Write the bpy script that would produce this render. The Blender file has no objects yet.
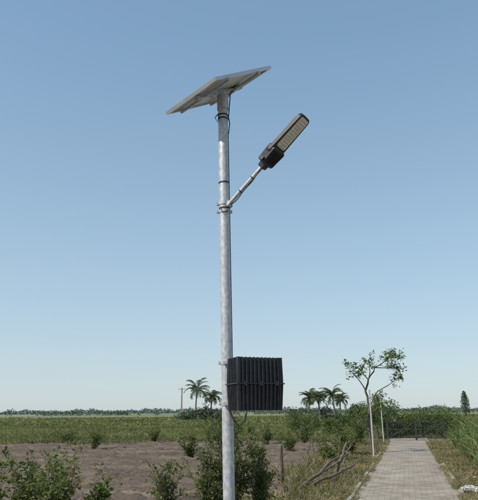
import bpy, math, random
from mathutils import Vector, Matrix, noise
R = random.Random(7)
scene = bpy.context.scene
rad = math.radians

# ------------------------------------------------------------------ materials
def new_mat(name):
    m = bpy.data.materials.new(name); m.use_nodes = True
    nt = m.node_tree
    return m, nt, nt.nodes["Principled BSDF"]

def ramp(nt, stops):
    r = nt.nodes.new("ShaderNodeValToRGB")
    els = r.color_ramp.elements
    while len(els) < len(stops): els.new(0.5)
    for e, (p, c) in zip(els, stops):
        e.position = p; e.color = (*c, 1)
    return r

def leaf_mat(name, cols, rough=0.6, clump=1.2, trans=0.38):
    m, nt, b = new_mat(name)
    g = nt.nodes.new("ShaderNodeNewGeometry")
    r = ramp(nt, [(i/(len(cols)-1), c) for i, c in enumerate(cols)])
    nt.links.new(g.outputs["Random Per Island"], r.inputs[0])
    tc = nt.nodes.new("ShaderNodeTexCoord")
    n = nt.nodes.new("ShaderNodeTexNoise"); n.inputs["Scale"].default_value = clump
    nt.links.new(tc.outputs["Object"], n.inputs["Vector"])
    r2 = ramp(nt, [(0.35, (0.65, 0.65, 0.62)), (0.65, (1.2, 1.2, 1.1))])
    nt.links.new(n.outputs["Fac"], r2.inputs[0])
    mx = nt.nodes.new("ShaderNodeMixRGB"); mx.blend_type = 'MULTIPLY'; mx.inputs[0].default_value = 1
    nt.links.new(r.outputs[0], mx.inputs[1]); nt.links.new(r2.outputs[0], mx.inputs[2])
    nt.links.new(mx.outputs[0], b.inputs["Base Color"])
    b.inputs["Roughness"].default_value = rough
    if trans > 0:
        t = nt.nodes.new("ShaderNodeBsdfTranslucent")
        tm = nt.nodes.new("ShaderNodeMixRGB"); tm.blend_type = 'MULTIPLY'; tm.inputs[0].default_value = 1
        nt.links.new(mx.outputs[0], tm.inputs[1]); tm.inputs[2].default_value = (1.7, 1.6, 0.9, 1)
        nt.links.new(tm.outputs[0], t.inputs[0])
        ms = nt.nodes.new("ShaderNodeMixShader"); ms.inputs[0].default_value = trans
        nt.links.new(b.outputs[0], ms.inputs[1]); nt.links.new(t.outputs[0], ms.inputs[2])
        nt.links.new(ms.outputs[0], nt.nodes["Material Output"].inputs[0])
    return m

def noise_mat(name, stops, scale=5, rough=0.8, metallic=0, bump=0.0, detail=6, stretch=None, bscale=None):
    m, nt, b = new_mat(name)
    tc = nt.nodes.new("ShaderNodeTexCoord")
    mp = nt.nodes.new("ShaderNodeMapping")
    if stretch: mp.inputs["Scale"].default_value = stretch
    nt.links.new(tc.outputs["Object"], mp.inputs[0])
    n = nt.nodes.new("ShaderNodeTexNoise"); n.inputs["Scale"].default_value = scale; n.inputs["Detail"].default_value = detail
    nt.links.new(mp.outputs[0], n.inputs["Vector"])
    r = ramp(nt, stops)
    nt.links.new(n.outputs["Fac"], r.inputs[0]); nt.links.new(r.outputs[0], b.inputs["Base Color"])
    b.inputs["Roughness"].default_value = rough; b.inputs["Metallic"].default_value = metallic
    if bump:
        n2 = nt.nodes.new("ShaderNodeTexNoise"); n2.inputs["Scale"].default_value = bscale or scale*4; n2.inputs["Detail"].default_value = 8
        nt.links.new(mp.outputs[0], n2.inputs["Vector"])
        bp = nt.nodes.new("ShaderNodeBump"); bp.inputs["Strength"].default_value = bump; bp.inputs["Distance"].default_value = 0.03
        nt.links.new(n2.outputs["Fac"], bp.inputs["Height"]); nt.links.new(bp.outputs[0], b.inputs["Normal"])
    return m

M_galv = noise_mat("galvanized_steel", [(0.35, (0.36, 0.37, 0.38)), (0.5, (0.43, 0.44, 0.45)), (0.62, (0.52, 0.53, 0.54))], 30, 0.5, 0.3, 0.04, detail=12, stretch=(1, 1, 0.6))
M_alu = noise_mat("aluminium_frame", [(0.3, (0.50, 0.51, 0.52)), (0.7, (0.60, 0.61, 0.62))], 6, 0.4, 0.5)
M_back = noise_mat("panel_backsheet", [(0.3, (0.46, 0.49, 0.50)), (0.7, (0.56, 0.58, 0.59))], 3, 0.5)
M_black = noise_mat("black_plastic", [(0.3, (0.013, 0.014, 0.016)), (0.7, (0.03, 0.031, 0.034))], 14, 0.42)
M_lampbody = noise_mat("lamp_housing_paint", [(0.3, (0.014, 0.016, 0.018)), (0.7, (0.03, 0.032, 0.036))], 14, 0.5)
M_cable = noise_mat("cable_rubber", [(0.3, (0.012, 0.012, 0.013)), (0.7, (0.02, 0.02, 0.02))], 10, 0.6)
M_led = noise_mat("led_plate", [(0.3, (0.44, 0.45, 0.40)), (0.7, (0.56, 0.57, 0.52))], 20, 0.35)
M_lens = noise_mat("led_lens", [(0.3, (0.64, 0.63, 0.50)), (0.7, (0.77, 0.76, 0.65))], 20, 0.15)
M_wood = noise_mat("weathered_wood", [(0.35, (0.07, 0.052, 0.038)), (0.65, (0.21, 0.165, 0.125))], 8, 0.9, 0, 0.6, stretch=(3, 3, 0.6))
M_bark = noise_mat("bark", [(0.3, (0.06, 0.05, 0.04)), (0.7, (0.16, 0.13, 0.10))], 8, 0.9, 0, 0.5)
M_palmbark = noise_mat("palm_bark", [(0.3, (0.09, 0.085, 0.08)), (0.7, (0.18, 0.165, 0.15))], 3, 0.9)
M_conc = noise_mat("concrete", [(0.35, (0.20, 0.175, 0.145)), (0.65, (0.34, 0.31, 0.27))], 7, 0.85, 0, 0.3)
M_whitepole = noise_mat("pale_painted_pole", [(0.3, (0.34, 0.34, 0.33)), (0.7, (0.48, 0.48, 0.46))], 5, 0.6)
M_iron = noise_mat("dark_painted_iron", [(0.3, (0.03, 0.035, 0.04)), (0.7, (0.08, 0.08, 0.085))], 9, 0.6, 0.3)
M_stone = noise_mat("pale_stone", [(0.3, (0.42, 0.39, 0.35)), (0.7, (0.62, 0.60, 0.56))], 6, 0.85, 0, 0.4)
M_clod = noise_mat("soil_clod", [(0.3, (0.075, 0.053, 0.036)), (0.7, (0.17, 0.126, 0.088))], 4, 0.95, 0, 0.5)

L_bush = leaf_mat("bush_leaves", [(0.045, 0.075, 0.018), (0.08, 0.12, 0.03), (0.13, 0.17, 0.05)], clump=2.5)
L_weed = leaf_mat("weed_leaves", [(0.065, 0.095, 0.022), (0.11, 0.15, 0.038), (0.18, 0.205, 0.065)], clump=3)
L_tree = leaf_mat("tree_leaves", [(0.05, 0.085, 0.02), (0.09, 0.135, 0.033), (0.15, 0.185, 0.055)], clump=1.5)
L_palm = leaf_mat("palm_leaflets", [(0.05, 0.07, 0.035), (0.08, 0.105, 0.05), (0.13, 0.14, 0.08)], clump=0.7)
L_crop = leaf_mat("crop_blades", [(0.06, 0.085, 0.028), (0.10, 0.125, 0.044), (0.16, 0.17, 0.07), (0.28, 0.24, 0.13)], clump=0.14)
L_cane = leaf_mat("cane_blades", [(0.06, 0.11, 0.03), (0.10, 0.16, 0.045), (0.16, 0.20, 0.07), (0.26, 0.23, 0.12)], clump=0.9, trans=.3)
L_dry = leaf_mat("dry_grass", [(0.27, 0.21, 0.12), (0.20, 0.155, 0.09), (0.34, 0.275, 0.17), (0.13, 0.13, 0.055)], clump=1.4, trans=.25)
L_far = leaf_mat("distant_foliage", [(0.065, 0.09, 0.06), (0.085, 0.11, 0.07), (0.11, 0.135, 0.09)], clump=0.05, trans=0)
L_vfar = leaf_mat("haze_tinted_foliage", [(0.15, 0.185, 0.19), (0.17, 0.205, 0.205), (0.19, 0.225, 0.225)], clump=0.01, trans=0)  # aerial haze mixed into the leaf colour: paler and bluer with distance

# ------------------------------------------------------------------ mesh builder
class MB:
    def __init__(s): s.v = []; s.f = []; s.m = []
    def add(s, vs, fs, mi=0):
        o = len(s.v); s.v.extend([tuple(x) for x in vs])
        for f in fs: s.f.append(tuple(i+o for i in f)); s.m.append(mi)
    def tube(s, pts, rs, n=8, mi=0, cap=True):
        pts = [Vector(p) for p in pts]
        if not hasattr(rs, '__len__'): rs = [rs]*len(pts)
        vs = []; ref = None
        for i, p in enumerate(pts):
            t = (pts[min(i+1, len(pts)-1)]-pts[max(i-1, 0)]).normalized()
            if ref is None:
                ref = t.orthogonal().normalized()
            ref = (ref - t*ref.dot(t)).normalized(); bi = t.cross(ref)
            for k in range(n):
                a = 2*math.pi*k/n
                vs.append(p+(ref*math.cos(a)+bi*math.sin(a))*rs[i])
        fs = []
        for i in range(len(pts)-1):
            for k in range(n):
                fs.append((i*n+k, i*n+(k+1) % n, (i+1)*n+(k+1) % n, (i+1)*n+k))
        if cap:
            fs.append(tuple(range(n-1, -1, -1))); fs.append(tuple((len(pts)-1)*n+k for k in range(n)))
        s.add(vs, fs, mi)
    def box(s, c, size, mat=None, mi=0, top=1.0, topy=None):
        hx, hy, hz = size[0]/2, size[1]/2, size[2]/2
        ty = top if topy is None else topy
        vs = [Vector((x*hx*(top if z > 0 else 1), y*hy*(ty if z > 0 else 1), z*hz)) for z in (-1, 1) for y in (-1, 1) for x in (-1, 1)]
        if mat: vs = [mat @ v for v in vs]
        vs = [v+Vector(c) for v in vs]
        s.add(vs, [(0, 2, 3, 1), (4, 5, 7, 6), (0, 1, 5, 4), (2, 6, 7, 3), (0, 4, 6, 2), (1, 3, 7, 5)], mi)
    def leaf(s, p, d, L, w, mi=0, fold=0.25):
        d = d.normalized(); side = d.cross(Vector((R.gauss(0, 1), R.gauss(0, 1), R.gauss(0, 1)+1.2)))
        if side.length < 1e-4: side = d.orthogonal()
        side.normalize(); up = side.cross(d)
        a = p; b = p+d*L*0.5+side*w*0.5+up*w*fold; c = p+d*L; e = p+d*L*0.5-side*w*0.5+up*w*fold
        s.add([a, b, c, e], [(0, 1, 2), (0, 2, 3)], mi)
    def blade(s, p, d, L, w, bend=0.4, mi=0):
        d = d.normalized(); side = d.cross(Vector((R.gauss(0, 1), R.gauss(0, 1), 0.1))).normalized()
        h = Vector((d.x, d.y, 0))
        if h.length < 1e-3: h = Vector((R.gauss(0, 1), R.gauss(0, 1), 0))
        h.normalize()
        m = p+d*L*0.55; t = m+(d*(1-bend)+h*bend-Vector((0, 0, bend*0.4))).normalized()*L*0.45
        s.add([p-side*w*0.5, p+side*w*0.5, m+side*w*0.4, m-side*w*0.4, t], [(0, 1, 2, 3), (3, 2, 4)], mi)
    def obj(s, name, mats, parent=None, smooth=False, bevel=0, loc=None):
        me = bpy.data.meshes.new(name); me.from_pydata(s.v, [], s.f)
        for m in mats: me.materials.append(m)
        me.polygons.foreach_set("material_index", s.m)
        if smooth: me.polygons.foreach_set("use_smooth", [True]*len(s.f))
        me.update()
        o = bpy.data.objects.new(name, me); scene.collection.objects.link(o)
        if parent: o.parent = parent
        if loc: o.location = loc
        if bevel:
            b = o.modifiers.new("bevel", 'BEVEL'); b.width = bevel; b.segments = 2; b.limit_method = 'ANGLE'
        return o

def empty(name, loc=(0, 0, 0)):
    e = bpy.data.objects.new(name, None); e.empty_display_size = 0.3
    scene.collection.objects.link(e); e.location = loc
    return e

# ------------------------------------------------------------------ path geometry
SL = 0.287
def xL(y): return 2.21+SL*(y-11.6)
def xR(y): return 4.20+SL*(y-11.6)

# ------------------------------------------------------------------ ground
def ground_mat():
    m, nt, b = new_mat("ground_soil_and_fields")
    tc = nt.nodes.new("ShaderNodeTexCoord")
    def N(scale, det=6, sx=1, sy=1):
        mp = nt.nodes.new("ShaderNodeMapping"); mp.inputs["Scale"].default_value = (sx, sy, 1)
        nt.links.new(tc.outputs["Object"], mp.inputs[0])
        n = nt.nodes.new("ShaderNodeTexNoise"); n.inputs["Scale"].default_value = scale; n.inputs["Detail"].default_value = det
        nt.links.new(mp.outputs[0], n.inputs["Vector"]); return n
    n1 = N(2.5, 10); r1 = ramp(nt, [(0.3, (0.12, 0.088, 0.06)), (0.55, (0.19, 0.145, 0.10)), (0.7, (0.27, 0.21, 0.15))])
    nt.links.new(n1.outputs["Fac"], r1.inputs[0])
    n2 = N(0.02, 5, 0.5, 1.6); r2 = ramp(nt, [(0.35, (0.09, 0.12, 0.05)), (0.5, (0.14, 0.165, 0.075)), (0.62, (0.22, 0.21, 0.12)), (0.75, (0.12, 0.14, 0.065))])
    nt.links.new(n2.outputs["Fac"], r2.inputs[0])
    sx = nt.nodes.new("ShaderNodeSeparateXYZ"); nt.links.new(tc.outputs["Object"], sx.inputs[0])
    mr = nt.nodes.new("ShaderNodeMapRange"); mr.inputs[1].default_value = 27; mr.inputs[2].default_value = 34
    nt.links.new(sx.outputs["Y"], mr.inputs[0])
    mx = nt.nodes.new("ShaderNodeMixRGB"); nt.links.new(mr.outputs[0], mx.inputs[0])
    nt.links.new(r1.outputs[0], mx.inputs[1]); nt.links.new(r2.outputs[0], mx.inputs[2])
    nt.links.new(mx.outputs[0], b.inputs["Base Color"]); b.inputs["Roughness"].default_value = 0.95
    n3 = N(14, 8); bp = nt.nodes.new("ShaderNodeBump"); bp.inputs["Strength"].default_value = 0.6; bp.inputs["Distance"].default_value = 0.03
    nt.links.new(n3.outputs["Fac"], bp.inputs["Height"]); nt.links.new(bp.outputs[0], b.inputs["Normal"])
    return m
g = MB(); S = 4000
g.add([(-S, -S, 0), (S, -S, 0), (S, S, 0), (-S, S, 0)], [(0, 1, 2, 3)])
g.obj("ground", [ground_mat()])

def soil_mat():
    m, nt, b = new_mat("ploughed_soil")
    tc = nt.nodes.new("ShaderNodeTexCoord")
    n = nt.nodes.new("ShaderNodeTexNoise"); n.inputs["Scale"].default_value = 0.5; n.inputs["Detail"].default_value = 12; n.inputs["Roughness"].default_value = 0.75
    mp = nt.nodes.new("ShaderNodeMapping"); mp.inputs["Scale"].default_value = (0.6, 1.6, 1)
    nt.links.new(tc.outputs["Object"], mp.inputs[0]); nt.links.new(mp.outputs[0], n.inputs["Vector"])
    r = ramp(nt, [(0.36, (0.066, 0.047, 0.032)), (0.5, (0.112, 0.082, 0.057)), (0.64, (0.185, 0.14, 0.098))])
    nt.links.new(n.outputs["Fac"], r.inputs[0]); nt.links.new(r.outputs[0], b.inputs["Base Color"])
    b.inputs["Roughness"].default_value = 0.95
    n3 = nt.nodes.new("ShaderNodeTexNoise"); n3.inputs["Scale"].default_value = 11; n3.inputs["Detail"].default_value = 8
    nt.links.new(tc.outputs["Object"], n3.inputs["Vector"])
    bp = nt.nodes.new("ShaderNodeBump"); bp.inputs["Strength"].default_value = 0.9; bp.inputs["Distance"].default_value = 0.06
    nt.links.new(n3.outputs["Fac"], bp.inputs["Height"]); nt.links.new(bp.outputs[0], b.inputs["Normal"])
    return m
p = MB(); nx, ny = 240, 280
vs = []; fs = []
for j in range(ny+1):
    y = 3+29*j/ny
    x0, x1 = -26, xL(y)-1.5
    for i in range(nx+1):
        x = x0+(x1-x0)*(i/nx)**0.8
        v = Vector((x*1.3, y*1.3, 0))
        h = 0.06*noise.noise(v*2.2)+0.10*abs(noise.noise(v*4.5))+0.05*abs(noise.noise(v*9))+0.03*math.sin(y*9+noise.noise(v*0.5)*7+x*0.8)
        e = min(1, i/4, (nx-i)/4, j/4, (ny-j)/4)
        vs.append((x, y, 0.006+max(0, 0.06+h)*e))
for j in range(ny):
    for i in range(nx):
        a = j*(nx+1)+i; fs.append((a, a+1, a+nx+2, a+nx+1))
p.add(vs, fs); p.obj("ploughed_field", [soil_mat()], smooth=True)

cl = MB()
for _ in range(9000):
    y = 9+22*R.random()**1.1; x = R.uniform(-14, xL(y)-1.5)
    s = R.uniform(0.02, 0.065)*(1+(R.random() < 0.05)*0.8)
    c = Vector((x, y, 0.075))
    ang = R.random()*6.3
    vs = []
    rr = [R.uniform(.75, 1.25) for _ in range(6)]
    for (k1, zz) in ((1, -.4), (.95, .3)):
        for k in range(6):
            a = ang+k*1.047
            vs.append(c+Vector((math.cos(a)*s*rr[k]*k1, math.sin(a)*s*rr[k]*k1, (zz+R.uniform(-.15, .15))*s)))
    vs.append(c+Vector((R.gauss(0, .2)*s, R.gauss(0, .2)*s, s*R.uniform(.55, .8))))
    cl.add(vs, [(k, (k+1) % 6, 6+(k+1) % 6, 6+k) for k in range(6)]+[(6+k, 6+(k+1) % 6, 12) for k in range(6)])
cl.obj("soil_clods", [M_clod])

# ------------------------------------------------------------------ paved path
ang = math.atan(SL); ca = math.cos(ang)
def paver_mat():
    m, nt, b = new_mat("concrete_pavers")
    tc = nt.nodes.new("ShaderNodeTexCoord")
    br = nt.nodes.new("ShaderNodeTexBrick"); br.inputs["Scale"].default_value = 1
    br.inputs["Brick Width"].default_value = 0.22; br.inputs["Row Height"].default_value = 0.11; br.inputs["Mortar Size"].default_value = 0.006
    br.inputs["Mortar Smooth"].default_value = 0.4; br.inputs["Bias"].default_value = 0
    br.inputs["Color1"].default_value = (0.25, 0.215, 0.17, 1); br.inputs["Color2"].default_value = (0.37, 0.325, 0.265, 1); br.inputs["Mortar"].default_value = (0.15, 0.12, 0.09, 1)
    nw = nt.nodes.new("ShaderNodeTexNoise"); nw.inputs["Scale"].default_value = 3.0
    nt.links.new(tc.outputs["Object"], nw.inputs["Vector"])
    va = nt.nodes.new("ShaderNodeVectorMath"); va.operation = 'MULTIPLY_ADD'; va.inputs[1].default_value = (.03, .03, 0)
    nt.links.new(nw.outputs["Color"], va.inputs[0]); nt.links.new(tc.outputs["Object"], va.inputs[2])
    nt.links.new(va.outputs[0], br.inputs["Vector"])
    n = nt.nodes.new("ShaderNodeTexNoise"); n.inputs["Scale"].default_value = 0.9; n.inputs["Detail"].default_value = 12; n.inputs["Roughness"].default_value = 0.75
    nt.links.new(tc.outputs["Object"], n.inputs["Vector"])
    r = ramp(nt, [(0.35, (0.60, 0.55, 0.48)), (0.5, (0.92, 0.9, 0.87)), (0.64, (1.15, 1.13, 1.08))])
    nt.links.new(n.outputs["Fac"], r.inputs[0])
    mx = nt.nodes.new("ShaderNodeMixRGB"); mx.blend_type = 'MULTIPLY'; mx.inputs[0].default_value = 1
    nt.links.new(br.outputs["Color"], mx.inputs[1]); nt.links.new(r.outputs[0], mx.inputs[2])
    n4 = nt.nodes.new("ShaderNodeTexNoise"); n4.inputs["Scale"].default_value = 2.3; n4.inputs["Detail"].default_value = 9
    nt.links.new(tc.outputs["Object"], n4.inputs["Vector"])
    r4 = ramp(nt, [(0.50, (0, 0, 0)), (0.66, (.8, .8, .8))]); nt.links.new(n4.outputs["Fac"], r4.inputs[0])
    mx2 = nt.nodes.new("ShaderNodeMixRGB"); nt.links.new(r4.outputs[0], mx2.inputs[0]); nt.links.new(mx.outputs[0], mx2.inputs[1]); mx2.inputs[2].default_value = (0.27, 0.22, 0.16, 1)
    nt.links.new(mx2.outputs[0], b.inputs["Base Color"]); b.inputs["Roughness"].default_value = 0.9
    bp = nt.nodes.new("ShaderNodeBump"); bp.inputs["Strength"].default_value = 0.5; bp.inputs["Distance"].default_value = 0.01; bp.invert = True
    nt.links.new(br.outputs["Fac"], bp.inputs["Height"]); nt.links.new(bp.outputs[0], b.inputs["Normal"])
    return m
pathroot = empty("paved_footpath", (xL(0), 0, 0)); pathroot.rotation_euler = (0, 0, -ang)
W = (4.20-2.21)*ca
pp = MB(); n = 90
vs = []; fs = []
for j in range(n+1):
    y = -6+44*j/n - 0.6
    for i in range(9):
        x = W*i/8
        vs.append((x, y, 0.06+0.014*noise.noise(Vector((x*1.1, y*0.8, 3)))))
for j in range(n):
    for i in range(8):
        a = j*9+i; fs.append((a, a+1, a+10, a+9))
pp.add(vs, fs); pp.obj("paving", [paver_mat()], parent=pathroot, smooth=True)
kb = MB()
for side in (-0.045, W+0.045):
    y = -6
    while y < 37:
        L = R.choice((.45, .5, .6))
        kb.box((side+R.gauss(0, .006), y+L/2, 0.02+R.gauss(0, .007)), (0.08, L-0.015, 0.12), Matrix.Rotation(R.gauss(0, .012), 3, 'Z'))
        y += L
kb.obj("kerb", [M_conc], parent=pathroot, bevel=0.015)

# ------------------------------------------------------------------ verges of dry grass
def verge(name, n, fx, y0, y1, hmin, hmax, mats, w=0.012, ypow=1.0, thr=-.28, z=0):
    b = MB()
    for _ in range(n):
        y = y0+(y1-y0)*R.random()**ypow; lo, hi = fx(y); x = R.uniform(lo, hi)
        if noise.noise(Vector((x*.9, y*.9, 5))) < thr: continue
        k = 0.6+0.9*max(0, noise.noise(Vector((x*.6, y*.6, 9)))+.3)
        base = Vector((x, y, z))
        for q in range(3):
            d = Vector((R.gauss(0, .45), R.gauss(0, .45), 1))
            b.blade(base+Vector((R.gauss(0, .03), R.gauss(0, .03), 0)), d, R.uniform(hmin, hmax)*k, w*R.uniform(.7, 1.5), R.uniform(.2, .8), mi=R.choices(range(len(mats)), [3, 1][:len(mats)])[0])
    return b.obj(name, mats)
verge("dry_verge_grass", 10000, lambda y: (xL(y)-1.7, xL(y)-0.1), 8, 31, .06, .28, [L_dry, L_weed])
verge("dry_verge_grass", 10000, lambda y: (xR(y)+0.1, xR(y)+1.9), 8, 31, .05, .24, [L_dry, L_weed])
verge("path_edge_grass", 3200, lambda y: (xL(y)-.16, xL(y)+.08), 9, 31, .04, .17, [L_dry, L_weed], thr=-.2, z=.04)
verge("path_edge_grass", 3200, lambda y: (xR(y)-.08, xR(y)+.18), 9, 31, .04, .17, [L_dry, L_weed], thr=-.2, z=.04)
verge("field_edge_weeds", 2600, lambda y: (xL(y)-2.3, xL(y)-1.1), 10, 31, .2, .5, [L_dry, L_weed], 0.018)
verge("field_weeds", 2600, lambda y: (-14, xL(y)-1.5), 10, 30, .05, .24, [L_weed, L_dry], 0.02, thr=.05)

# ------------------------------------------------------------------ crop field
cr = MB()
for _ in range(30000):
    y = 28.0+34*R.random()**1.5; x = R.uniform(-34, xL(min(y, 60))-1.3 if y < 33 else 30)
    if y < 31 and noise.noise(Vector((x*.4, y*.4, 1))) < (31-y)*.25-.35: continue
    L = R.uniform(.3, .62)*(0.75+.5*noise.noise(Vector((x*.15, y*.3, 7))))
    for q in range(3):
        cr.blade(Vector((x+R.gauss(0, .05), y, 0)), Vector((R.gauss(0, .35), R.gauss(0, .35), 1)), L, R.uniform(.025, .05), R.uniform(.2, .7))
for _ in range(26000):
    y = 60+110*R.random()**1.4; x = R.uniform(-.55*y, .6*y)
    L = R.uniform(.35, .75)*(0.7+.7*noise.noise(Vector((x*.04, y*.12, 7))))
    for q in range(2):
        cr.blade(Vector((x+R.gauss(0, .1), y, 0)), Vector((R.gauss(0, .5), R.gauss(0, .35), 1)), L, R.uniform(.1, .2), R.uniform(.2, .7))
cr.obj("crop_field", [L_crop])

cn = MB()
for _ in range(1300):
    y = 13.2+15*R.random(); x = xR(y)+1.05+3.6*R.random()**1.2
    H = R.uniform(.85, 1.55)*min(1, .5+(x-xR(y)-1.0)*.6)
    for q in range(9):
        d = Vector((R.gauss(0, .42), R.gauss(0, .42), 1))
        cn.blade(Vector((x, y, 0))+Vector((R.gauss(0, .08), R.gauss(0, .08), H*0.35*R.random())), d, H*R.uniform(.5, .95), R.uniform(.02, .045), R.uniform(.2, .9))
cn.obj("cane_grass", [L_cane])

# ------------------------------------------------------------------ plants
def plant(name, loc, stems, h, spread, leafL, leafW, mat, density=26, stem_r=.012, low=0.12):
    b = MB(); loc = Vector(loc)
    for s in range(stems):
        a = R.random()*6.28; lean = R.uniform(.05, 1)*spread
        H = h*R.uniform(.45, 1); tip = Vector((math.cos(a)*lean, math.sin(a)*lean, H))
        c1 = Vector((math.cos(a)*lean*.25, math.sin(a)*lean*.25, H*.55))
        pts = [Vector((0, 0, 0))*(1-t)**2+2*c1*t*(1-t)+tip*t*t+Vector((R.gauss(0, .012), R.gauss(0, .012), 0)) for t in [i/6 for i in range(7)]]
        b.tube([loc+q for q in pts], [stem_r*(1-.75*i/6) for i in range(7)], 5, 1)
        twigs = []
        for k in range(R.randint(3, 6)):
            i = R.randint(2, 5); q = pts[i]; dd = Vector((R.gauss(0, 1), R.gauss(0, 1), R.uniform(.2, 1.1))).normalized()
            L = R.uniform(.12, .3)*h*.6
            b.tube([loc+q, loc+q+dd*L], [stem_r*.45, stem_r*.2], 4, 1, cap=False)
            twigs.append((q, q+dd*L))
        for k in range(density):
            if twigs and R.random() < .6:
                A, B = R.choice(twigs); t = R.uniform(.2, 1); q = A.lerp(B, t)
            else:
                t = R.uniform(low, 1)*6; i = min(5, int(t)); q = pts[i].lerp(pts[i+1], t-i)
            d = Vector((R.gauss(0, 1), R.gauss(0, 1), R.gauss(.15, .6)))
            sc = R.uniform(.5, 1.25)
            b.leaf(loc+q+d.normalized()*.02, d, leafL*sc, leafW*sc)
    return b.obj(name, [mat, M_bark])

plant("leafy_shrub", (-.12, 9.0, 0), 36, 1.70, .48, .06, .03, L_bush, 120)
plant("leafy_shrub", (.30, 9.5, 0), 22, 1.25, .45, .06, .03, L_weed, 100)
plant("leafy_shrub", (-.5, 8.9, 0), 22, 1.35, .42, .06, .032, L_weed, 90)
plant("leafy_shrub", (-1.1, 9.0, 0), 16, .95, .32, .065, .036, L_weed, 50)
for (x, y, h, s) in [(-2.6, 8.8, 1.30, .5), (-3.3, 9.2, 1.22, .5), (-2.1, 8.9, .85, .4), (-3.75, 8.9, 1.0, .4), (-2.9, 8.3, .9, .5), (-3.5, 8.2, .85, .4),
                     (-3.0, 9.9, 1.1, .6), (-4.1, 9.9, 1.2, .5)]:
    plant("broadleaf_weed", (x, y, 0), 13, h, s, .085, .046, R.choice([L_weed, L_weed, L_bush]), 42, .008)
for (x, y, h, s) in [(-1.7, 20, .95, .5), (-6.2, 25, 1.1, .6), (2.6, 17.8, .9, .6), (3.3, 19.4, 1.1, .5), (4.0, 21.5, 1.0, .55), (1.2, 27.5, 1.1, .9), (3.0, 28, 1.2, 1.0),
                     (-1.4, 28, 1.2, .8), (5.4, 27, 1.3, .7), (-4.4, 30, .9, .8), (6.0, 29.2, 1.5, .7), (-9.1, 30.5, .9, 1.1), (1.9, 23, .9, .7), (-.5, 24, .7, .6)]:
    plant("field_shrub", (x, y, 0), 15, h, s, .09, .045, R.choice([L_bush, L_weed]), 64)
for (x, y, h, s) in [(7.75, 17.6, 1.25, .5), (8.4, 18.8, 1.5, .7), (9.3, 20.5, 1.45, .9), (8.3, 16.6, 1.35, .7), (10.2, 23, 1.35, .8), (7.4, 15.6, 1.0, .5)]:
    plant("roadside_bush", (x, y, 0), 28, h, s, .12, .04, L_cane, 95)

# ------------------------------------------------------------------ tree helper
def tree(name, limbs, leafmat, leaf=(.13, .06), nleaf=30, crown=.35):
    b = MB()
    for pts, ra, rb, lf in limbs:
        P = [Vector(q) for q in pts]; n = len(P)
        F = []
        for i in range(n-1):
            for t in (0, .33, .66): F.append(P[i].lerp(P[i+1], t)+Vector((R.gauss(0, .02), R.gauss(0, .02), 0))*(i+t > 0))
        F.append(P[-1]); m = len(F)
        b.tube(F, [ra+(rb-ra)*i/(m-1) for i in range(m)], 7, 1)
        if lf is None: continue
        for i in range(m):
            if i/(m-1) < lf: continue
            for k in range(3):
                d = Vector((R.gauss(0, 1), R.gauss(0, 1), R.gauss(.4, .6))).normalized(); L = crown*R.uniform(.4, 1.1)
                q2 = F[i]+d*L
                b.tube([F[i], F[i]+d*L*.5+Vector((0, 0, .03)), q2], [rb*.7, rb*.5, rb*.25], 4, 1, cap=False)
                for c in range(nleaf):
                    t = R.uniform(.25, 1.08); q = F[i].lerp(q2, t)+Vector((R.gauss(0, .05), R.gauss(0, .05), R.gauss(0, .05)))
                    sc = R.uniform(.6, 1.25)
                    b.leaf(q, Vector((R.gauss(0, 1), R.gauss(0, 1), R.gauss(-.2, .6))), leaf[0]*sc, leaf[1]*sc)
    return b.obj(name, [leafmat, M_bark])

bx, by = 4.95, 22.4
tree("slender_roadside_tree", [
    ([(bx, by, 0), (bx-.05, by, .9), (bx+.02, by, 1.7), (bx-.08, by, 2.3), (bx+.05, by, 2.75)], .058, .034, None),
    ([(bx+.05, by, 2.75), (bx-.25, by+.1, 3.15), (bx-.6, by+.2, 3.35)], .026, .01, .5),
    ([(bx-.08, by, 2.3), (bx-.35, by-.2, 2.75), (bx-.55, by-.3, 2.95)], .024, .01, .65),
    ([(bx+.05, by, 2.75), (bx+.35, by, 3.2), (bx+.8, by-.1, 3.5), (bx+1.15, by-.2, 3.72)], .03, .01, .5),
    ([(bx+.35, by, 3.2), (bx+.95, by+.25, 3.2), (bx+1.45, by+.3, 3.2)], .022, .01, .35),
    ([(bx+.8, by-.1, 3.5), (bx+1.0, by+.1, 3.7), (bx+1.3, by+.2, 3.65)], .014, .008, .4),
    ([(bx+.02, by, 1.7), (bx+.4, by+.1, 2.3), (bx+.95, by, 2.6), (bx+1.35, by, 2.95)], .026, .009, .7),
    ([(bx-.02, by, 1.3), (bx+.3, by-.2, 1.7), (bx+.55, by-.2, 2.1)], .02, .008, .5),
    ([(bx-.03, by, .9), (bx-.3, by-.2, 1.25), (bx-.4, by-.2, 1.6)], .016, .008, .6),
    ([(bx+.05, by, 2.75), (bx+.15, by-.1, 3.2), (bx+.05, by-.2, 3.45)], .022, .01, .6),
], L_tree, (.115, .048), 15, .36)
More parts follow.
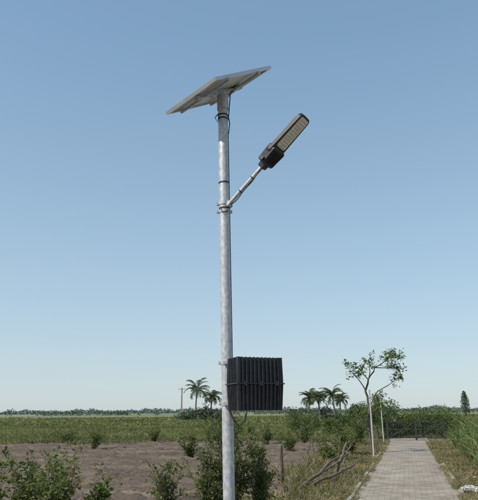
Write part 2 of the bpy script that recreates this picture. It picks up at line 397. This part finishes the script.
def bushy(name, x, y, h, w, mat, n=2600, leaf=.16, trunk=.07, base=.25):
    b = MB()
    b.tube([(x, y, 0), (x+R.gauss(0, .08), y, h*.3), (x+R.gauss(0, .12), y, h*.65)], [trunk, trunk*.8, trunk*.4], 7, 1)
    cs = []
    for k in range(13):
        a = R.random()*6.28; rr = w*.5*R.random()**.5*.85
        c = Vector((x+math.cos(a)*rr, y+math.sin(a)*rr, h*R.uniform(base+.12, .88))); cs.append((c, w*R.uniform(.12, .24)))
        b.tube([(x, y, h*R.uniform(.12, .4)), (c.x*.5+x*.5, c.y*.5+y*.5, c.z*.7), c], [trunk*.4, trunk*.25, trunk*.1], 4, 1, cap=False)
    for k in range(n):
        c, r = R.choice(cs)
        d = Vector((R.gauss(0, 1), R.gauss(0, 1), R.gauss(0, .8))).normalized()*r*R.random()**.4*1.15
        sc = R.uniform(.6, 1.2)*leaf
        b.leaf(c+d, Vector((R.gauss(0, 1), R.gauss(0, 1), R.gauss(0, .7))), sc, sc*.5)
    return b.obj(name, [mat, M_bark])
bushy("leafy_tree", 7.7, 33, 2.6, 1.3, L_tree, 2200, .12)
bushy("leafy_tree", 9.0, 34.5, 1.9, 2.2, L_bush, 3200, .13, base=.05)
bushy("leafy_tree", 10.9, 35, 1.7, 2.4, L_bush, 3200, .13, base=.05)
bushy("leafy_tree", 12.9, 35.5, 1.5, 2.4, L_tree, 2600, .13, base=.05)
bushy("leafy_tree", 6.2, 36, 1.7, 2.0, L_bush, 2400, .13, base=.1)
bushy("leafy_tree", 4.0, 37, 1.4, 2.2, L_tree, 2200, .13, base=.1)

# ------------------------------------------------------------------ palms
def palm(name, x, y, h, R0=2.3, lean=.4):
    b = MB(); a = R.random()*6.28
    pts = [Vector((x+math.cos(a)*lean*t*t, y+math.sin(a)*lean*t*t, h*t)) for t in [i/8 for i in range(9)]]
    b.tube(pts, [.17-.07*i/8+(.1 if i == 0 else 0) for i in range(9)], 8, 1)
    top = pts[-1]
    for f in range(28):
        az = f*2.4+R.gauss(0, .25); el = R.uniform(-.35, 1.4); L = R0*R.uniform(.75, 1.15)
        h0 = Vector((math.cos(az), math.sin(az), 0)); side = Vector((-h0.y, h0.x, 0))
        q = top.copy(); e = el; rp = [q.copy()]
        for i in range(12):
            d = h0*math.cos(e)+Vector((0, 0, math.sin(e))); q = q+d*L/12; e -= (.05+.018*i)
            rp.append(q.copy())
            if i > 0:
                for sgn in (-1, 1):
                    ll = L*.26*math.sin(math.pi*(i+1.5)/14)+.06
                    for z in (0, .5):
                        p0 = rp[-2].lerp(q, z)
                        b.blade(p0, side*sgn+d*.8+Vector((0, 0, -.2-R.random()*.3)), ll*R.uniform(.7, 1.15), .065, .3)
        b.tube(rp, [.03-.002*i for i in range(len(rp))], 4, 2, cap=False)
    for k in range(8):
        c = top+Vector((R.gauss(0, .18), R.gauss(0, .18), -.2)); b.tube([c+Vector((0, 0, .12)), c, c-Vector((0, 0, .12))], [.05, .11, .05], 6, 2)
    return b.obj(name, [L_palm, M_palmbark, L_bush])
palm("coconut_palm", -7.7, 100, 5.3, 2.9)
palm("coconut_palm", -5.3, 104, 4.2, 2.3)
palm("coconut_palm", 11.2, 96, 3.6, 2.3)
palm("coconut_palm", 13.6, 100, 3.5, 2.3)
palm("coconut_palm", 15.9, 98, 4.2, 2.6)
palm("coconut_palm", 18.5, 108, 3.5, 2.2)
for (x, y, h, w) in [(-9, 99, 2.0, 4), (-6, 101, 2.4, 4), (-4, 100, 1.8, 3.5), (10, 99, 1.7, 5), (15, 102, 1.9, 5), (20.5, 99, 2.9, 4), (25, 103, 1.8, 5)]:
    bushy("distant_tree", x, y, h, w, L_far, 1100, .36, .12, .05)

def cone_tree(name, x, y, h, w):
    b = MB(); b.tube([(x, y, 0), (x, y, h*.9)], [.18, .05], 7, 1)
    for k in range(1300):
        t = R.random(); z = h*(.12+.88*t)
        r = w*.5*(math.sin(math.pi*min(1, .25+.75*t))**.6)*R.random()**.5*(1+.5*noise.noise(Vector((z*1.5, 3, 1))))
        a = R.random()*6.28
        b.leaf(Vector((x+math.cos(a)*r, y+math.sin(a)*r, z)), Vector((R.gauss(0, 1), R.gauss(0, 1), R.gauss(0, 1))), .42, .2)
    b.obj(name, [L_far, M_bark])
cone_tree("distant_tree", 58.0, 150, 6.0, 2.1)

def belt(name, y0, y1, half, hmin, hmax, n, size, mat, seed, thr=-9):
    b = MB()
    for _ in range(n):
        x = R.uniform(-half, half)
        y = y0+(y1-y0)*(.5+.5*noise.noise(Vector((x*.01, seed, 0))))+R.gauss(0, 4)
        k = 400/y0
        v = noise.noise(Vector((x*.035*k, seed, 1)))*.6+noise.noise(Vector((x*.16*k, seed, 2)))*.5
        if v < thr: continue
        H = hmin+(hmax-hmin)*max(0, .3+v)
        z = H*R.random()**.8
        b.leaf(Vector((x, y, z)), Vector((R.gauss(0, 1), R.gauss(0, .5), R.gauss(0, .6))), size*R.uniform(.6, 1.3), size*.6)
    b.obj(name, [mat])
belt("distant_tree_belt", 250, 330, 260, .8, 2.9, 12000, .9, L_far, 3.3, -.05)
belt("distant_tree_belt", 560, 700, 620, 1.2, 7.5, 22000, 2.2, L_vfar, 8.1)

# ------------------------------------------------------------------ poles
def small_pole(name, base, top, r, mat):
    b = MB(); A = Vector(base); B = Vector(top)
    b.tube([A, A+(B-A)*.02, B], [r*1.9, r, r*.85], 10)
    b.box(A+Vector((0, 0, .03)), (r*6, r*6, .06))
    b.tube([B, B+Vector((0, 0, r*1.2))], [r*1.25, r*.4], 10)
    b.box(B-Vector((0, 0, .25)), (r*2.4, r*2.4, .05))
    return b.obj(name, [mat])
small_pole("marker_pole", (4.70, 21, 0), (4.70, 21, 2.3), .032, M_whitepole)
small_pole("marker_pole", (7.15, 29.5, 0), (7.13, 29.5, 2.25), .030, M_whitepole)
up = MB()
up.tube([(-11.1, 110, 0), (-11.1, 110, 6.0)], [.16, .11], 8)
up.box((-11.1, 110, 5.7), (1.1, .1, .1))
for dx in (-.5, 0, .5): up.tube([(-11.1+dx, 110, 5.75), (-11.1+dx, 110, 5.95)], [.05, .03], 6)
up.obj("utility_pole", [M_conc])

gt = empty("iron_gate", (9.3, 31.2, 0))
b = MB()
for x in (-1.5, 0, 1.5):
    b.box((x, 0, .55), (.08, .08, 1.1)); b.box((x, 0, 1.12), (.11, .11, .04))
b.obj("posts", [M_iron], parent=gt)
b = MB()
for x0 in (-1.45, .05):
    for z in (.18, .6, .98): b.box((x0+.7, 0, z), (1.4, .04, .04))
    for k in range(1, 10): b.box((x0+.14*k, .03, .58), (.02, .012, .8))
    b.tube([(x0, -.03, .2), (x0+1.4, -.03, .96)], .013, 6)
b.obj("barred_leaves", [M_iron], parent=gt)

# ------------------------------------------------------------------ post, branches, stones
b = MB()
b.tube([(.88, 13, 0), (.885, 13.0, .3), (.87, 13.01, .6), (.875, 13, .86), (.88, 13, .89)], [.06, .053, .055, .05, .035], 9)
b.tube([(.875, 13, .62), (.93, 12.96, .66), (.96, 12.94, .72)], [.022, .018, .01], 6)
b.obj("wooden_post", [M_wood], smooth=True)
def branch(name, pts, r0, r1, twigs=4):
    b = MB(); P = [Vector(q) for q in pts]; F = []
    for i in range(len(P)-1):
        for t in (0, .25, .5, .75): F.append(P[i].lerp(P[i+1], t)+Vector((R.gauss(0, .012), R.gauss(0, .012), R.gauss(0, .012))))
    F.append(P[-1]); m = len(F)
    b.tube(F, [(r0+(r1-r0)*i/(m-1))*R.uniform(.85, 1.15) for i in range(m)], 8)
    for k in range(twigs):
        i = R.randint(m//3, m-1); d = ((F[-1]-F[0]).normalized()+Vector((R.gauss(0, .5), R.gauss(0, .5), R.uniform(-.1, .5)))).normalized(); L = R.uniform(.15, .4)
        b.tube([F[i], F[i]+d*L*.5+Vector((0, 0, .02)), F[i]+d*L], [r1*.6, r1*.4, r1*.2], 5)
    b.obj(name, [M_wood])
branch("fallen_branch", [(1.2, 12.3, .08), (1.72, 13.15, .30), (2.25, 14.0, .52)], .042, .03, 2)
branch("fallen_branch", [(1.5, 12.6, .12), (2.1, 13.3, .25), (2.7, 14.2, .36)], .034, .022, 2)
branch("fallen_branch", [(2.42, 15.4, .03), (2.6, 15.42, .4), (2.78, 15.5, .78)], .045, .03, 2)
branch("fallen_branch", [(2.0, 14.9, .1), (2.5, 15.4, .32), (2.95, 16.0, .52)], .032, .02, 3)
branch("fallen_branch", [(2.9, 17.0, .1), (3.2, 17.8, .4), (3.5, 18.6, .6)], .03, .015, 4)
for (x, y, lx, h) in [(1.65, 15.2, .12, .75), (2.1, 16.6, -.1, .8), (3.1, 19.0, .1, .8), (.4, 14.5, .05, .55)]:
    branch("wooden_stake", [(x, y, 0), (x+lx*.5, y, h*.5), (x+lx, y+.04, h)], .026, .018, 1)

def stones(name, cx, cy, n, sp, smin, smax):
    b = MB()
    for k in range(n):
        c = Vector((cx+R.gauss(0, sp), cy+R.gauss(0, sp*.7), 0)); s = R.uniform(smin, smax)
        seed = R.random()*50; vs = []; fs = []; U, V = 9, 6
        for j in range(V+1):
            for i in range(U):
                th = math.pi*j/V; ph = 2*math.pi*i/U
                d = Vector((math.sin(th)*math.cos(ph), math.sin(th)*math.sin(ph), math.cos(th)))
                rr = s*(1+.45*noise.noise(d*1.3+Vector((seed, 0, 0))))
                vs.append(c+Vector((d.x*rr*1.25, d.y*rr, d.z*rr*.6+s*.4)))
        for j in range(V):
            for i in range(U): fs.append((j*U+i, (j+1)*U+i, (j+1)*U+(i+1) % U, j*U+(i+1) % U))
        b.add(vs, fs)
    b.obj(name, [M_stone])
stones("pale_stones", 4.78, 12.1, 16, .24, .06, .14)
stones("roadside_stones", 5.8, 15.0, 7, .5, .02, .05)

# ------------------------------------------------------------------ SOLAR STREET LAMP
lampo = empty("solar_street_lamp", (-.118, 6.5, 0))
O = Vector((-.118, 6.5, 0))
SX = -.0145
def px(z): return -.118+SX*z
def rel(p): return Vector(p)-O
def PP(z, dx=0, dy=0): return rel((px(z)+dx, 6.5+dy, z))
b = MB()
b.tube([PP(0), PP(1), PP(2), PP(3), PP(4), PP(5.56)], [.064, .064, .064, .063, .063, .062], 40, cap=False)
b.obj("pole", [M_galv], parent=lampo, smooth=True)
b = MB()
b.box(PP(.01), (.34, .34, .02))
for sx in (-.12, .12):
    for sy in (-.12, .12): b.tube([PP(.02, sx, sy), PP(.06, sx, sy)], .014, 6)
for a in range(4):
    m = Matrix.Rotation(a*math.pi/2, 3, 'Z'); b.box(PP(.1)+m @ Vector((.098, 0, 0)), (.07, .008, .16), m)
b.obj("base_plate", [M_galv], parent=lampo)

pv = Vector((.686, -.80, 0)); qv = Vector((.72, .617, .575)); C0 = rel((-.25, 6.5, 5.645))
pn = pv.normalized(); nn = pv.cross(qv).normalized(); qn = nn.cross(pn)
PL, QL = pv.length, qv.length*.97
Mx = Matrix((pn, qn, nn)).transposed()
def T(x, y, z): return C0+Mx @ Vector((x, y, z))
b = MB()
b.box(T(0, 0, .018), (PL-.03, QL-.03, .012), Mx, 0)
for s in (-1, 1):
    b.box(T(0, s*(QL/2-.015), .012), (PL, .03, .04), Mx, 1)
    b.box(T(s*(PL/2-.015), 0, .012), (.03, QL-.06, .04), Mx, 1)
    b.box(T(0, s*(QL/2-.034), -.006), (PL-.06, .008, .004), Mx, 1)
b.box(T(.0, QL*.3, -.002), (.13, .1, .026), Mx, 2)
b.obj("solar_panel", [M_back, M_alu, M_black], parent=lampo)
b = MB()
for i in range(6):
    for j in range(6):
        b.box(T((i-2.5)*(PL-.09)/6, (j-2.5)*(QL-.09)/6, .0262), ((PL-.09)/6-.006, (QL-.09)/6-.006, .003), Mx, 0)
M_cell = noise_mat("solar_cell", [(0.3, (0.008, 0.012, 0.04)), (0.7, (0.015, 0.025, 0.07))], 5, 0.15)
b.obj("solar_cells", [M_cell], parent=lampo)
b = MB()
b.tube([PP(5.37), PP(5.57)], [.074, .074], 28)
b.box(T(0, 0, -.026), (.06, QL*.8, .035), Mx)
for s in (-1, 1):
    b.box(T(0, s*QL*.27, -.026), (PL-.04, .04, .03), Mx)
b.tube([PP(5.5, .03, 0), T(0, .25, -.04)], .014, 8)
b.tube([PP(5.45, -.04, 0), T(0, -.18, -.04)], .014, 8)
for z in (5.41, 5.51):
    b.tube([PP(z, 0, -.07), PP(z, 0, -.1)], .011, 6)
b.obj("panel_bracket", [M_galv], parent=lampo)

b = MB()
for z, w, r in ((4.07, .05, .071), (3.96, .035, .070), (2.13, .04, .071), (1.68, .04, .071)):
    b.tube([PP(z-w/2), PP(z+w/2)], r, 24)
    b.box(PP(z, -.08, 0), (.03, .03, w)); b.box(PP(z, .08, 0), (.03, .03, w))
    b.tube([PP(z, -.085, -.025), PP(z, -.085, .025)], .006, 6)
b.obj("clamps", [M_galv], parent=lampo)
b = MB()
for z in (5.28, 5.23, 4.34, 4.0):
    b.tube([PP(z-.009), PP(z+.009)], .0685, 20)
pts = [T(0, QL*.3, -.02), T(.08, .1, -.09), PP(5.40, .085, -.02), PP(5.25, .072, -.02), PP(5.15, .085, -.03), PP(5.02, .068, -.01)]
b.tube(pts, .007, 6)
b.tube([PP(z, .066, -.004) for z in [5.02-.25*i for i in range(13)]], .004, 6)
b.tube([PP(5.29, -.06, -.04), PP(5.23, -.1, -.05), PP(5.16, -.07, -.05), PP(5.24, -.05, -.06)], .006, 6)
b.tube([PP(4.0, -.05, -.055), PP(3.93, -.02, -.08), PP(3.95, .05, -.07), PP(4.02, .1, -.06)], .006, 6)
b.tube([PP(1.62, .02, -.07), PP(1.5, .07, -.06), PP(1.44, .13, -.05), PP(1.5, .19, -.08), PP(1.62, .22, -.15)], .007, 6)
b.obj("cables", [M_cable], parent=lampo)

S0 = rel((-.11, 6.44, 4.05)); D = Vector((1, -.6, .95)).normalized(); Wd = Vector((.6, 1, 0)).normalized(); Nn = D.cross(Wd).normalized()
if Nn.z < 0: Nn = -Nn
Ml = Matrix((D, Wd, Nn)).transposed()
if Ml.determinant() < 0: Wd = -Wd; Ml = Matrix((D, Wd, Nn)).transposed()
def A(x, y, z): return S0+Ml @ Vector((x, y, z))
b = MB()
b.tube([A(-.04, 0, 0), A(.02, 0, 0), A(.72, 0, 0)], .024, 16)
b.box(A(.0, 0, 0)+Vector((0, .02, 0)), (.06, .05, .08))
b.obj("lamp_arm", [M_galv], parent=lampo, bevel=.003)
b = MB()
b.tube([A(t, .012*math.sin(t*20), -.03-.012*math.sin(t*9)) for t in [i*.05 for i in range(14)]], .006, 6)
for t in (.2, .42): b.tube([A(t-.006, 0, 0), A(t+.006, 0, 0)], .028, 12)
b.obj("lamp_cable", [M_cable], parent=lampo)
def outline(x0, x1, w0, w1, r, z0, z1, mb, mi):
    pts = []
    for (cx, cy, a0) in ((x1-r, w1-r, 0), (x0+r, w0-r, 90), (x0+r, -w0+r, 180), (x1-r, -w1+r, 270)):
        for k in range(7):
            a = rad(a0+k*15); pts.append((cx+r*math.cos(a), cy+r*math.sin(a)))
    n = len(pts); vs = [A(x, y, z0) for x, y in pts]+[A(x, y, z1) for x, y in pts]
    fs = [tuple(range(n-1, -1, -1)), tuple(range(n, 2*n))]+[(i, (i+1) % n, n+(i+1) % n, n+i) for i in range(n)]
    mb.add(vs, fs, mi)
b = MB()
outline(.76, 1.37, .135, .115, .06, -.015, .03, b, 0)
outline(.64, .88, .11, .128, .035, -.05, .055, b, 0)
outline(.58, .68, .045, .06, .02, -.04, .04, b, 0)
for k in range(-4, 5): b.box(A(1.05, k*.022, .042), (.5, .005, .03), Ml)
for k in range(-4, 5): b.box(A(.76, k*.022, -.057), (.18, .007, .016), Ml)
for sy in (-.12, .12):
    b.box(A(.68, sy, 0), (.05, .03, .05), Ml)
b.obj("lamp_head", [M_lampbody], parent=lampo, bevel=.004)
b = MB()
outline(.90, 1.345, .095, .088, .03, -.021, -.0152, b, 0)
for i in range(11):
    for j in range(4):
        c = A(.93+i*.039, (j-1.5)*.042, -.021); e = A(.93+i*.039, (j-1.5)*.042, -.031)
        b.tube([c, c.lerp(e, .6), e], [.014, .012, .005], 8, 1)
b.obj("led_window", [M_led, M_lens], parent=lampo)

Bc = rel((.160, 6.23, 1.88)); Rz = Matrix.Rotation(rad(22), 3, 'Z')
def Bp(x, y, z): return Bc+Rz @ Vector((x, y, z))
b = MB()
hw, hd = .268, .165
for sgn in (-1, 1):
    h = .275; tx, ty = (.985, .97) if sgn > 0 else (.955, .93)
    core = [Bp(x*(hw-.026)*(k and tx or 1), y*(hd-.026)*(k and ty or 1), sgn*(.008+(h-.012)*k)) for k in (0, 1) for y in (-1, 1) for x in (-1, 1)]
    b.add(core, [(0, 2, 3, 1), (4, 5, 7, 6), (0, 1, 5, 4), (2, 6, 7, 3), (0, 4, 6, 2), (1, 3, 7, 5)])
    def rib(bx_, by_, nx_, ny_):
        b0 = Vector((bx_, by_, sgn*.008)); b1 = Vector((bx_*tx, by_*ty, sgn*h))
        tn = Vector((-ny_, nx_, 0))*.0075; no = Vector((nx_, ny_, 0))
        vs = [b0-tn-no*.04, b0+tn-no*.04, b0+tn*.8, b0-tn*.8, b1-tn-no*.04, b1+tn-no*.04, b1+tn*.8-no*.004, b1-tn*.8-no*.004]
        b.add([Bc+Rz @ v for v in vs], [(0, 3, 2, 1), (4, 5, 6, 7), (0, 1, 5, 4), (1, 2, 6, 5), (2, 3, 7, 6), (3, 0, 4, 7)])
    for i in range(12):
        x = -hw+.012+(2*hw-.024)*i/11
        rib(x, -hd, 0, -1); rib(x, hd, 0, 1)
    for i in range(7):
        y = -hd+.02+(2*hd-.04)*i/6
        rib(-hw, y, -1, 0); rib(hw, y, 1, 0)
b.box(Bp(0, 0, 0), (2*hw+.018, 2*hd+.018, .012), Rz)
for x in (-.18, 0, .18):
    b.box(Bp(x, -hd-.01, 0), (.03, .01, .045), Rz)
b.obj("battery_box", [M_black], parent=lampo)
b = MB()
for z in (2.13, 1.68):
    b.box(PP(z, .06, -.085), (.2, .03, .035))
b.obj("box_mounts", [M_galv], parent=lampo)

# ------------------------------------------------------------------ light & sky
az_vec = Vector((-.86, -.5)); el = rad(46)
az = math.atan2(az_vec.x, az_vec.y)
w = bpy.data.worlds.new("World"); scene.world = w; w.use_nodes = True
nt = w.node_tree; bg = nt.nodes["Background"]
sky = nt.nodes.new("ShaderNodeTexSky"); sky.sky_type = 'NISHITA'; sky.sun_disc = False
sky.sun_elevation = el; sky.sun_rotation = az; sky.air_density = 1.0; sky.dust_density = 0.6; sky.ozone_density = 2.0; sky.altitude = 0
tc = nt.nodes.new("ShaderNodeTexCoord"); sp = nt.nodes.new("ShaderNodeSeparateXYZ"); nt.links.new(tc.outputs["Generated"], sp.inputs[0])
hz = ramp(nt, [(0.0, (.82,)*3), (0.15, (.70,)*3), (0.4, (.52,)*3), (0.8, (.36,)*3)])
nt.links.new(sp.outputs["Z"], hz.inputs[0])
hc = ramp(nt, [(0.0, (.78, .90, .95)), (0.2, (.63, .86, 1.0)), (0.6, (.44, .73, 1.0))])
nt.links.new(sp.outputs["Z"], hc.inputs[0])
hs = nt.nodes.new("ShaderNodeVectorMath"); hs.operation = 'SCALE'; hs.inputs[3].default_value = 5.4
nt.links.new(hc.outputs[0], hs.inputs[0])
mx = nt.nodes.new("ShaderNodeMixRGB"); nt.links.new(hz.outputs[0], mx.inputs[0]); nt.links.new(sky.outputs[0], mx.inputs[1])
nt.links.new(hs.outputs[0], mx.inputs[2])
nt.links.new(mx.outputs[0], bg.inputs[0]); bg.inputs[1].default_value = 0.138
sd = bpy.data.lights.new("sun", 'SUN'); sd.energy = 4.6; sd.angle = rad(.5); sd.color = (1, .95, .87)
so = bpy.data.objects.new("sun", sd); scene.collection.objects.link(so)
h = az_vec.normalized(); sv = Vector((h.x*math.cos(el), h.y*math.cos(el), math.sin(el)))
so.rotation_euler = sv.to_track_quat('Z', 'Y').to_euler()

cam = bpy.data.cameras.new("camera"); co = bpy.data.objects.new("camera", cam); scene.collection.objects.link(co)
cam.sensor_fit = 'HORIZONTAL'; cam.sensor_width = 36; cam.lens = 42.18; cam.clip_end = 10000
Rm = Matrix.Rotation(rad(90+16.05), 4, 'X') @ Matrix.Rotation(rad(-.45), 4, 'Z')
co.matrix_world = Matrix.Translation((0, 0, 1.6)) @ Rm
scene.camera = co
scene.view_settings.view_transform = 'Standard'; scene.view_settings.look = 'None'; scene.view_settings.exposure = 0
